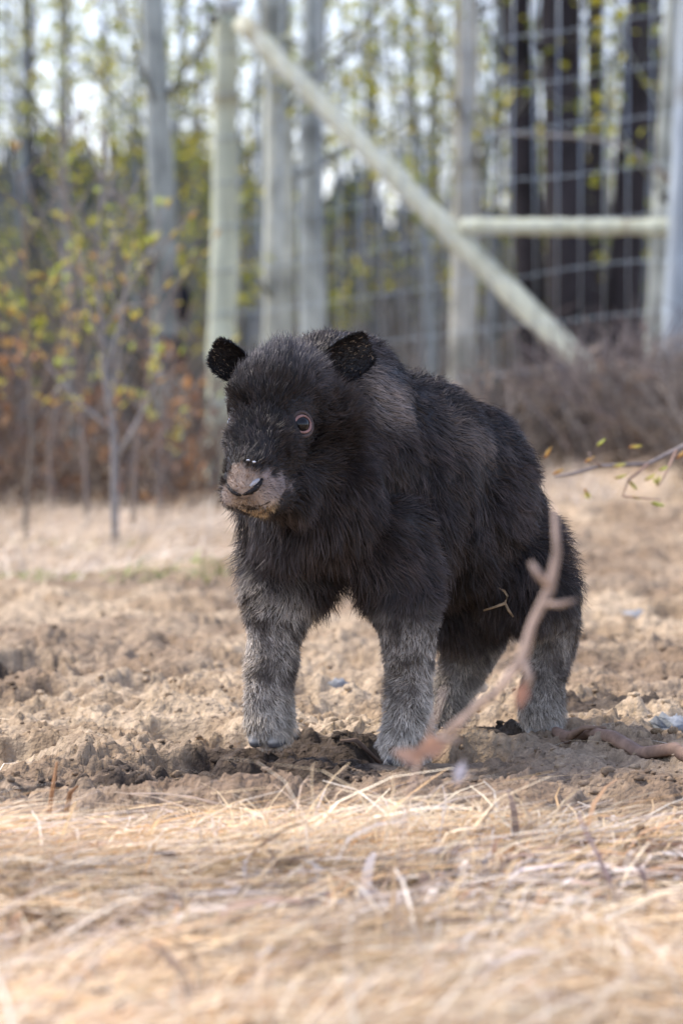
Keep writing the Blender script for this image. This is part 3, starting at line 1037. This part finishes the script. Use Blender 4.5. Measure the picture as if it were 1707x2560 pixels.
tmp = bpy.data.objects.new('tmp_body', body_mb.mesh('tmp_body'))
COL.objects.link(tmp)
md = tmp.modifiers.new('r', 'REMESH')
md.mode = 'VOXEL'
md.voxel_size = .0055
sm = tmp.modifiers.new('s', 'SMOOTH')
sm.factor = .5
sm.iterations = 3
bpy.context.view_layer.update()
dg = bpy.context.evaluated_depsgraph_get()
bme = bpy.data.meshes.new_from_object(tmp.evaluated_get(dg))
bpy.data.objects.remove(tmp)
bme.name = 'body'
bme.shade_smooth()
nv = len(bme.vertices)
BV = np.empty(nv * 3, np.float32)
bme.vertices.foreach_get('co', BV)
BV = BV.reshape(-1, 3).astype(float)


def seg_dist(p, a_, b_):
    a_, b_ = np.asarray(a_), np.asarray(b_)
    t = np.clip(((p - a_) @ (b_ - a_)) / ((b_ - a_) @ (b_ - a_)), 0, 1)
    return np.linalg.norm(p - (a_ + t[:, None] * (b_ - a_)), axis=1)


BLK = np.array((.016, .0135, .0135))
bvh = BVHTree.FromPolygons([tuple(v) for v in BV], [tuple(p.vertices) for p in bme.polygons])


def on_skin(px, py):
    o = Vector((0, 0, CAM_H))
    dr = (Vector(at(px, py, 5.0)) - o).normalized()
    loc, n, _, _ = bvh.ray_cast(o, dr)
    return (np.array(loc), np.array(n)) if loc is not None else (at(px, py, 5.1), np.array([0, -1., 0]))


NOSEC, LIPC, CHINC = np.array((.36, .27, .205)), np.array((.37, .295, .245)), np.array((.50, .375, .23))
CHEEK = np.array((.25, .20, .18))
PATCH = [(on_skin(px, py)[0], r_, c_) for (px, py, r_, c_) in [
    (598, 1186, .016, NOSEC), (605, 1205, .020, NOSEC), (612, 1222, .018, NOSEC), (630, 1205, .015, NOSEC), (582, 1208, .014, NOSEC),
    (566, 1232, .014, LIPC), (582, 1248, .015, LIPC), (610, 1255, .015, LIPC), (640, 1252, .017, LIPC), (665, 1238, .019, LIPC), (685, 1220, .019, CHEEK),
    (704, 1208, .015, CHEEK), (668, 1202, .015, CHEEK), (720, 1214, .010, CHEEK),
    (598, 1276, .012, CHINC), (622, 1286, .014, CHINC), (650, 1286, .014, CHINC), (676, 1272, .012, CHINC)]]


def muzzle_wc(p):
    """weight and colour of the pale short-haired muzzle"""
    w = np.zeros(len(p))
    cs = np.zeros((len(p), 3))
    ws = np.full(len(p), 1e-6)
    nz_ = .0045 * vn(p[:, 0] * 110, p[:, 2] * 110, 13) + .003 * vn(p[:, 0] * 260, p[:, 2] * 260, 14)
    for c, r_, cc_ in PATCH:
        d_ = np.linalg.norm(p - c, axis=1)
        k_ = S((r_ + .003 + nz_ - d_) / .008)
        w = np.maximum(w, k_)
        g_ = np.exp(-(d_ / .012) ** 2)
        cs += g_[:, None] * cc_
        ws += g_
    return w, cs / ws[:, None]


def muzzle_w(p):
    return muzzle_wc(p)[0]


def leg_w(p):
    """1 where a strand grows on a leg, 0 on the trunk"""
    w = np.zeros(len(p))
    for J in (LF, RFO, LH, RH):
        dm = np.minimum.reduce([seg_dist(p, J[k], J[k + 1]) for k in range(1, 5)])
        w = np.maximum(w, S((.062 - dm) / .02))
    return w


mw, mcol = muzzle_wc(BV)
mw = mw[:, None]
lw = (leg_w(BV) * S((.27 - BV[:, 2]) / .10))[:, None]
bc = BLK * (1 - lw) + np.array((.15, .125, .10)) * lw
bc = bc * (1 - mw) + mcol * mw
ca = bme.color_attributes.new('Col', 'FLOAT_COLOR', 'POINT')
c4 = np.ones((nv, 4), np.float32)
c4[:, :3] = bc
ca.data.foreach_set('color', c4.ravel())
body = obj('body', bme, M_skin, calf)

# ears
def ear(base, tip, open_dir, width, flip=1):
    """cupped leaf of skin from base to tip, hollow towards open_dir"""
    base, tip = np.asarray(base), np.asarray(tip)
    ax = tip - base
    L = np.linalg.norm(ax)
    ax = ax / L
    od = nrm(open_dir - ax * (open_dir @ ax))
    sdv = np.cross(ax, od)
    nu, nvv = 12, 11
    prof = np.interp(np.linspace(0, 1, nu), [0, .25, .55, .8, .93, 1], [.60, .85, 1.0, 1.0, .94, .72])
    out = []
    for layer in (0, 1):
        for i in range(nu):
            t = i / (nu - 1)
            for j in range(nvv):
                s_ = (j / (nvv - 1)) * 2 - 1
                w = width * .5 * prof[i] * (1 if s_ * flip > 0 else 1 - .45 * t * t)
                cup = .55 * (1 - .4 * t)
                p = base + ax * (L * t) + sdv * (w * math.sin(s_ * 1.25) / math.sin(1.25)) + od * (w * cup * (s_ * s_) - layer * .005)
                out.append(p)
    V = np.array(out)
    Q = []
    off = nu * nvv
    for i in range(nu - 1):
        for j in range(nvv - 1):
            a0 = i * nvv + j
            Q.append([a0, a0 + 1, a0 + nvv + 1, a0 + nvv])
            Q.append([off + a0, off + a0 + nvv, off + a0 + nvv + 1, off + a0 + 1])
    for i in range(nu - 1):
        for j in (0, nvv - 1):
            a0 = i * nvv + j
            Q.append([a0, a0 + nvv, off + a0 + nvv, off + a0])
    for j in range(nvv - 1):
        a0 = (nu - 1) * nvv + j
        Q.append([a0, a0 + 1, off + a0 + 1, off + a0])
    return V, np.array(Q)


EFL = -1
EAR_L = ear(at(800, 932, 5.27), at(926, 876, 5.28), nrm([-.25, -1, -.15]), .062, EFL)
EAR_R = ear(at(618, 926, 5.27), at(532, 884, 5.27), nrm([-.1, -1, -.2]), .054, -EFL)
for (V, Q) in (EAR_L, EAR_R):
    obj('ear', raw_mesh('ear', V, Q, None, np.full((len(V), 3), .016)), M_skin, calf)

# eyes
ep, en = on_skin(757, 1060)
e_out = nrm(-HS * .85 + HF * .25 + HU * .3)
ec = ep - en * .0045
side = (ec - HEAD) @ HS
ec2 = ec - 2 * side * HS - HS * .0075
out2 = nrm(HS * .85 + HF * .25 + HU * .3)
for (c, o_) in ((ec, nrm(en * .75 + np.array([0, -.45, 0]))), (ec2, nrm(out2 + np.array([-.2, -.5, 0])))):
    m = MB()
    m.add(c + SV * .0125, SQ, ST, (.006, .005, .006))
    eye = m.build('eye', M_eye, calf)
    s_ = nrm(np.cross(o_, UP))
    u_ = np.cross(s_, o_)
    th = np.linspace(0, 2 * math.pi, 29)
    for (rx, rz, off, rr, colr, nm) in ((.0112, .0112, .0058, .0018, (.30, .17, .15), 'eyelid'), (.0142, .0165, .0032, .0030, (.07, .05, .045), 'eye_rim')):
        m = MB()
        ring = np.stack([c + o_ * (off - .001 * np.cos(2 * t)) + s_ * rx * math.cos(t) * (1 + .15 * (math.cos(t) < 0)) + u_ * rz * math.sin(t) for t in th])
        m.tube(ring, rr * (1 + .25 * np.sin(th * 2)), 8, colr, cap=False)
        m.build(nm, M_skin, eye)

# nostrils, mouth line, lip
def skin_line(name, pts, rad, col, lift=0.0, parent=calf):
    P = []
    for q in pts:
        p, n = on_skin(*q)
        P.append(p + n * lift)
    m = MB()
    m.tube(np.array(P), rad, 8, col)
    return m.build(name, M_skin, parent)


skin_line('nostril', [(656, 1196), (650, 1209), (640, 1220), (626, 1230), (608, 1237)], [.0016, .0034, .0042, .0036, .0016], (.006, .005, .006), .0)
skin_line('nostril', [(568, 1208), (574, 1220), (584, 1230), (594, 1236), (604, 1238)], [.0014, .0028, .0032, .0026, .0014], (.006, .005, .006), .0)
skin_line('nostril_rim', [(648, 1198), (636, 1207), (626, 1217)], [.0018, .0034, .002], (.40, .40, .42), .001)
skin_line('mouth', [(585, 1255), (600, 1262), (625, 1266), (648, 1265), (668, 1258), (690, 1242)], [.0006, .0014, .0019, .0019, .0014, .0006], (.07, .047, .03), .0)
skin_line('lower_lip', [(594, 1270), (620, 1278), (648, 1278), (676, 1264)], [.0015, .0042, .0046, .002], (.44, .31, .18), -.001)
for (px, py) in [(622, 1156), (635, 1160)]:
    p, n = on_skin(px, py)
    V, Q, T = lump(px, 8, 5)
    m = MB()
    m.add(V * [.0026, .0018, .0013] + p + n * .006, Q, T, (.85, .87, .92))
    m.build('white_fleck', M_stone, calf)


# hooves: two toes each
def hoof(c, yaw, pitch, s=.86):
    f = np.array([-math.sin(yaw), -math.cos(yaw), 0])
    sdv = np.array([f[1], -f[0], 0])
    f = f * math.cos(pitch) - UP * math.sin(pitch)
    u_ = np.cross(sdv, f)
    if u_[2] < 0: u_ = -u_
    m = MB()
    for sg in (-1, 1):
        V = SV.copy()
        V[:, 2] = np.maximum(V[:, 2], -.55)
        V[:, 0] *= np.where(V[:, 2] > 0, 1 - .35 * V[:, 2], 1.0)
        W = c + f * .001 * s + sdv * sg * .0155 * s + V @ (np.array([f, sdv, u_]) * np.array([.032, .0152, .021])[:, None]) * s
        cc_ = np.where(V[:, 2:3] > -.1, np.array([[.36, .335, .29]]), np.array([[.12, .12, .125]]))
        m.add(W, SQ, ST, cc_)
    return m.build('hoof', M_hoof, calf)


zl = G(HOOF_LF[0], HOOF_LF[1])
hoof(np.array([LF[-1][0], LF[-1][1] - .006, zl + .0125]), math.radians(20), 0)
hoof(RFO[-1] + [0, -.004, -.025], math.radians(20), math.radians(8))
hoof(LH[-1] + [.006, -.006, -.023], math.radians(10), math.radians(22))
hoof(RH[-1] + [0, -.004, -.023], math.radians(30), math.radians(15))

# ------------------------------------------------------------------ fur
me = bme
me.calc_loop_triangles()
TR = np.empty(len(me.loop_triangles) * 3, np.int32)
me.loop_triangles.foreach_get('vertices', TR)
TR = TR.reshape(-1, 3)
NV = np.empty(nv * 3, np.float32)
me.vertices.foreach_get('normal', NV)
NV = NV.reshape(-1, 3).astype(float)


def surface_points(V, T, Nn, n):
    a_, b_, c_ = V[T[:, 0]], V[T[:, 1]], V[T[:, 2]]
    ar = np.linalg.norm(np.cross(b_ - a_, c_ - a_), axis=1)
    # short-furred head and legs get more, thinner strands
    ctr = (a_ + b_ + c_) / 3
    wgt = 1 + 1.2 * S((.16 - np.linalg.norm(ctr - HEAD, axis=1)) / .04) + 1.0 * S((.24 - ctr[:, 2]) / .04)
    ar = ar * wgt
    idx = rng.choice(len(T), n, p=ar / ar.sum())
    u1, u2 = rng.random(n), rng.random(n)
    m_ = u1 + u2 > 1
    u1[m_], u2[m_] = 1 - u1[m_], 1 - u2[m_]
    t = T[idx]
    f = lambda X: X[t[:, 0]] * (1 - u1 - u2)[:, None] + X[t[:, 1]] * u1[:, None] + X[t[:, 2]] * u2[:, None]
    return f(V), nrm(f(Nn))


NF = 190000
P0, N0 = surface_points(BV, TR, NV, NF)
# keep strands off the eyes
far_eye = np.minimum(np.linalg.norm(P0 - ec, axis=1), np.linalg.norm(P0 - ec2, axis=1))
k_ = far_eye > .0190
P0, N0, far_eye = P0[k_], N0[k_], far_eye[k_]
NF = len(P0)
dh = np.linalg.norm(P0 - HEAD, axis=1)
mw, mcol = muzzle_wc(P0)
lw = leg_w(P0)
hw = S((.125 - dh) / .03)                            # head
fw = np.maximum(hw, S((.09 - np.linalg.norm(P0 - MUZ, axis=1)) / .02))
zz = P0[:, 2]
backness = np.clip(N0[:, 2], 0, 1)
# length
L = .026 + .010 * S((.42 - zz) / .10) - .006 * backness
L = L * (1 - lw) + (.011 + .005 * S((.08 - zz) / .03) - .006 * S((.035 - zz) / .01) + .009 * S((zz - .18) / .12)) * lw
crown = S((P0 - HEAD) @ HU / .05 - .2)
facel = .008 + .012 * crown + .018 * S(((P0 - HEAD) @ -HF) / .06)
L = L * (1 - fw) + facel * fw
cheek = S((.10 - np.linalg.norm(P0 - at(780, 1150, 5.24), axis=1)) / .05)
L = np.maximum(L, .032 * cheek * (1 - mw))
L = np.where(far_eye < .036, np.minimum(L, .0035 + .12 * np.clip(far_eye - .019, 0, 1)), L)
L = L * (1 - mw) + .0048 * mw
L *= .65 + .6 * rng.random(NF)
# direction
flow = np.tile(-UP * .8 - FB * .55, (NF, 1))
flow = flow * (1 - backness[:, None] * .6) - FB * (backness[:, None] * .7)
flow = flow * (1 - lw[:, None]) + (-UP + .15 * -FB) * lw[:, None]
radial = nrm(P0 - (MUZ + HF * .03))
hdir = radial * .9 - HF * .2 - UP * .35 * (1 - crown[:, None]) + UP * .3 * crown[:, None]
flow = flow * (1 - fw[:, None]) + hdir * fw[:, None]
flow = nrm(flow - N0 * np.sum(flow * N0, 1)[:, None])
nz = np.stack([fbm(P0[:, 0] * 22 + P0[:, 1] * 13, P0[:, 2] * 22, 2, 201 + q) for q in range(3)], -1)
liftn = .38 + .22 * fw + .18 * lw
D0 = nrm(flow + N0 * (liftn + .22 * rng.random(NF))[:, None] + nz * .95 + rng.normal(size=(NF, 3)) * .24)
# clumps
nclump = NF // 16
kd = KDTree(nclump)
cidx = rng.choice(NF, nclump, replace=False)
for i, c in enumerate(cidx): kd.insert(P0[c], i)
kd.balance()
near = np.array([kd.find(p)[1] for p in P0])
CT = P0[cidx] + D0[cidx] * L[cidx][:, None]
phase = rng.random(nclump) * 6.28
waveax = nrm(rng.normal(size=(nclump, 3)))
K = 4
PP = np.zeros((NF, K, 3))
PP[:, 0] = P0 - N0 * .001
grav = (.25 * (1 - lw) * (1 - fw) + .03)[:, None] * -UP
clump_s = (.38 * (1 - .5 * fw) * (1 - .5 * lw)) * (.4 + .6 * rng.random(NF))
for i in range(1, K):
    t = i / (K - 1)
    free = P0 + D0 * (L * t)[:, None] + grav * (L * t * t)[:, None]
    tow = P0 + (CT[near] - P0) * t
    w = (clump_s * t)[:, None]
    q = free * (1 - w) + tow * w
    wav = np.sin(phase[near] + 5.5 * t + rng.random(NF) * .6) * .17 * L * t
    PP[:, i] = q + waveax[near] * wav[:, None]
W0 = np.interp(L, [.003, .012, .05], [.0008, .0009, .00105]) * (.7 + .6 * rng.random(NF))
WW = W0[:, None] * np.array([1, .95, .7, .2])[None]
sdv = nrm(np.cross(D0, N0) + N0 * rng.normal(size=(NF, 1)) * .55)
# colour
cl = rng.random(nclump)[near]
tone = vn(P0[:, 0] * 9, P0[:, 2] * 9 + P0[:, 1] * 5, 211) * .5 + .5
root_c = np.tile(BLK * .6, (NF, 1)) * (0.7 + .5 * cl[:, None])
tip_c = np.array((.070, .052, .045)) * (.25 + 1.1 * cl ** 2 + .8 * tone ** 1.5)[:, None]
tip_c = tip_c * (1 - .35 * fw[:, None]) + (crown * fw * S((P0 - HEAD) @ -HF / .05 + .6) * (.3 + .7 * cl))[:, None] * np.array((.10, .098, .105))  # grey-blue sky highlight on the crown painted into the tip colour
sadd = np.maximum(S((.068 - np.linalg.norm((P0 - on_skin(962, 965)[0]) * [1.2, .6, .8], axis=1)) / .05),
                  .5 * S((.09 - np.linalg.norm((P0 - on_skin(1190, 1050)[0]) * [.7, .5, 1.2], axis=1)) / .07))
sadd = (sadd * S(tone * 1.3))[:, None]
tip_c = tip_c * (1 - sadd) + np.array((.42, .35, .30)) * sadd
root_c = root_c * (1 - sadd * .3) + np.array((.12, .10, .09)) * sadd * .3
# legs: grizzled, paler towards the hooves
zt = .245 + .06 * S((HOOF_LF[0] - .06 - P0[:, 0]) / .08)
lg = lw * S((zt - zz) / .09)
pat = S(fbm(P0[:, 0] * 70 + P0[:, 1] * 26, zz * 55, 3, 221) * .9 + .55 + .35 * (rng.random(NF) - .5) + .35 * S((.10 - zz) / .07))
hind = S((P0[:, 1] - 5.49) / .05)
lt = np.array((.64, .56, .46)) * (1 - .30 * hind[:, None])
dk = np.array((.16, .13, .105))
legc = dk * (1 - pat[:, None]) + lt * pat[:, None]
pale_foot = S((.125 - zz) / .07)[:, None] * (1 - .35 * hind[:, None])
legc = legc * (1 - pale_foot * .6) + np.array((.70, .62, .50)) * pale_foot * .6
legc = legc * (.55 + .9 * rng.random((NF, 1)))
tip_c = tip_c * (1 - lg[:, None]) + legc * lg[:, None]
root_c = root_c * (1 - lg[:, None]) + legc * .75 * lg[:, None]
mz = mcol * (.25 + 1.15 * rng.random((NF, 1)))
tip_c = tip_c * (1 - mw[:, None]) + mz * mw[:, None]
root_c = root_c * (1 - mw[:, None]) + mz * mw[:, None]
tt = np.array([0, .35, .75, 1.0])[None, :, None]
CC = root_c[:, None] * (1 - tt) + tip_c[:, None] * tt
V, Q, C = strips(PP, WW, sdv, CC)

# ear fur
ev = []
for (eV, eQ), axd in ((EAR_L, nrm(at(918, 876, 5.28) - at(800, 935, 5.27))), (EAR_R, nrm(at(536, 880, 5.27) - at(618, 930, 5.27)))):
    T = np.vstack([eQ[:, [0, 1, 2]], eQ[:, [0, 2, 3]]])
    a_, b_, c_ = eV[T[:, 0]], eV[T[:, 1]], eV[T[:, 2]]
    fn = np.cross(b_ - a_, c_ - a_)
    ar = np.linalg.norm(fn, axis=1)
    n = 6500
    idx = rng.choice(len(T), n, p=ar / ar.sum())
    r1, r2 = rng.random((n, 1)), rng.random((n, 1))
    m_ = (r1 + r2) > 1
    r1, r2 = np.where(m_, 1 - r1, r1), np.where(m_, 1 - r2, r2)
    p = a_[idx] + (b_ - a_)[idx] * r1 + (c_ - a_)[idx] * r2
    nn = nrm(fn[idx]) * np.where(rng.random((n, 1)) < .5, -1, 1)
    dv = nrm(axd * .9 + nn * .4 + rng.normal(size=(n, 3)) * .35)
    ll = (.003 + .005 * rng.random(n))
    pp = p[:, None] + dv[:, None] * (ll[:, None] * np.linspace(0, 1, 5)[None])[..., None]
    c = np.array((.016, .013, .012)) * (.5 + rng.random((n, 1)))
    tuft = (rng.random(n) < .05) & (nn[:, 1] < 0)
    c = np.where(tuft[:, None], np.array((.22, .17, .12)), c)
    ev.append(strips(pp, (.0011 * np.array([1, 1, .9, .6, .2]))[None] * np.ones((n, 1)), nrm(np.cross(dv, nn)), np.repeat(c[:, None], 5, 1)))
off = len(V)
VV, QQ, C2 = [V], [Q], [C]
for (v_, q_, c_) in ev:
    VV.append(v_)
    QQ.append(q_ + off)
    C2.append(c_)
    off += len(v_)
obj('fur', raw_mesh('fur', np.vstack(VV), np.vstack(QQ), None, np.vstack(C2)), M_fur, calf)

# curled twig caught in the flank fur
tw = on_skin(1250, 1505)[0][1] - .028
m = MB()
tc = [at(*q, tw - .004 * (k % 2)) for k, q in enumerate([(1208, 1526), (1235, 1518), (1262, 1508), (1268, 1490), (1260, 1478), (1246, 1470)])]
m.tube(tc, [.0015, .0018, .0026, .002, .0018, .0012], 6, (.42, .30, .18), jitter=.1)
m.tube([tc[2], at(1270, 1525, tw), at(1282, 1542, tw + .006)], [.002, .0022, .0012], 6, (.36, .26, .16))
tag(m.build('twig', M_twig), 'small curly tan twig caught in the flank fur of the calf', 'twig')
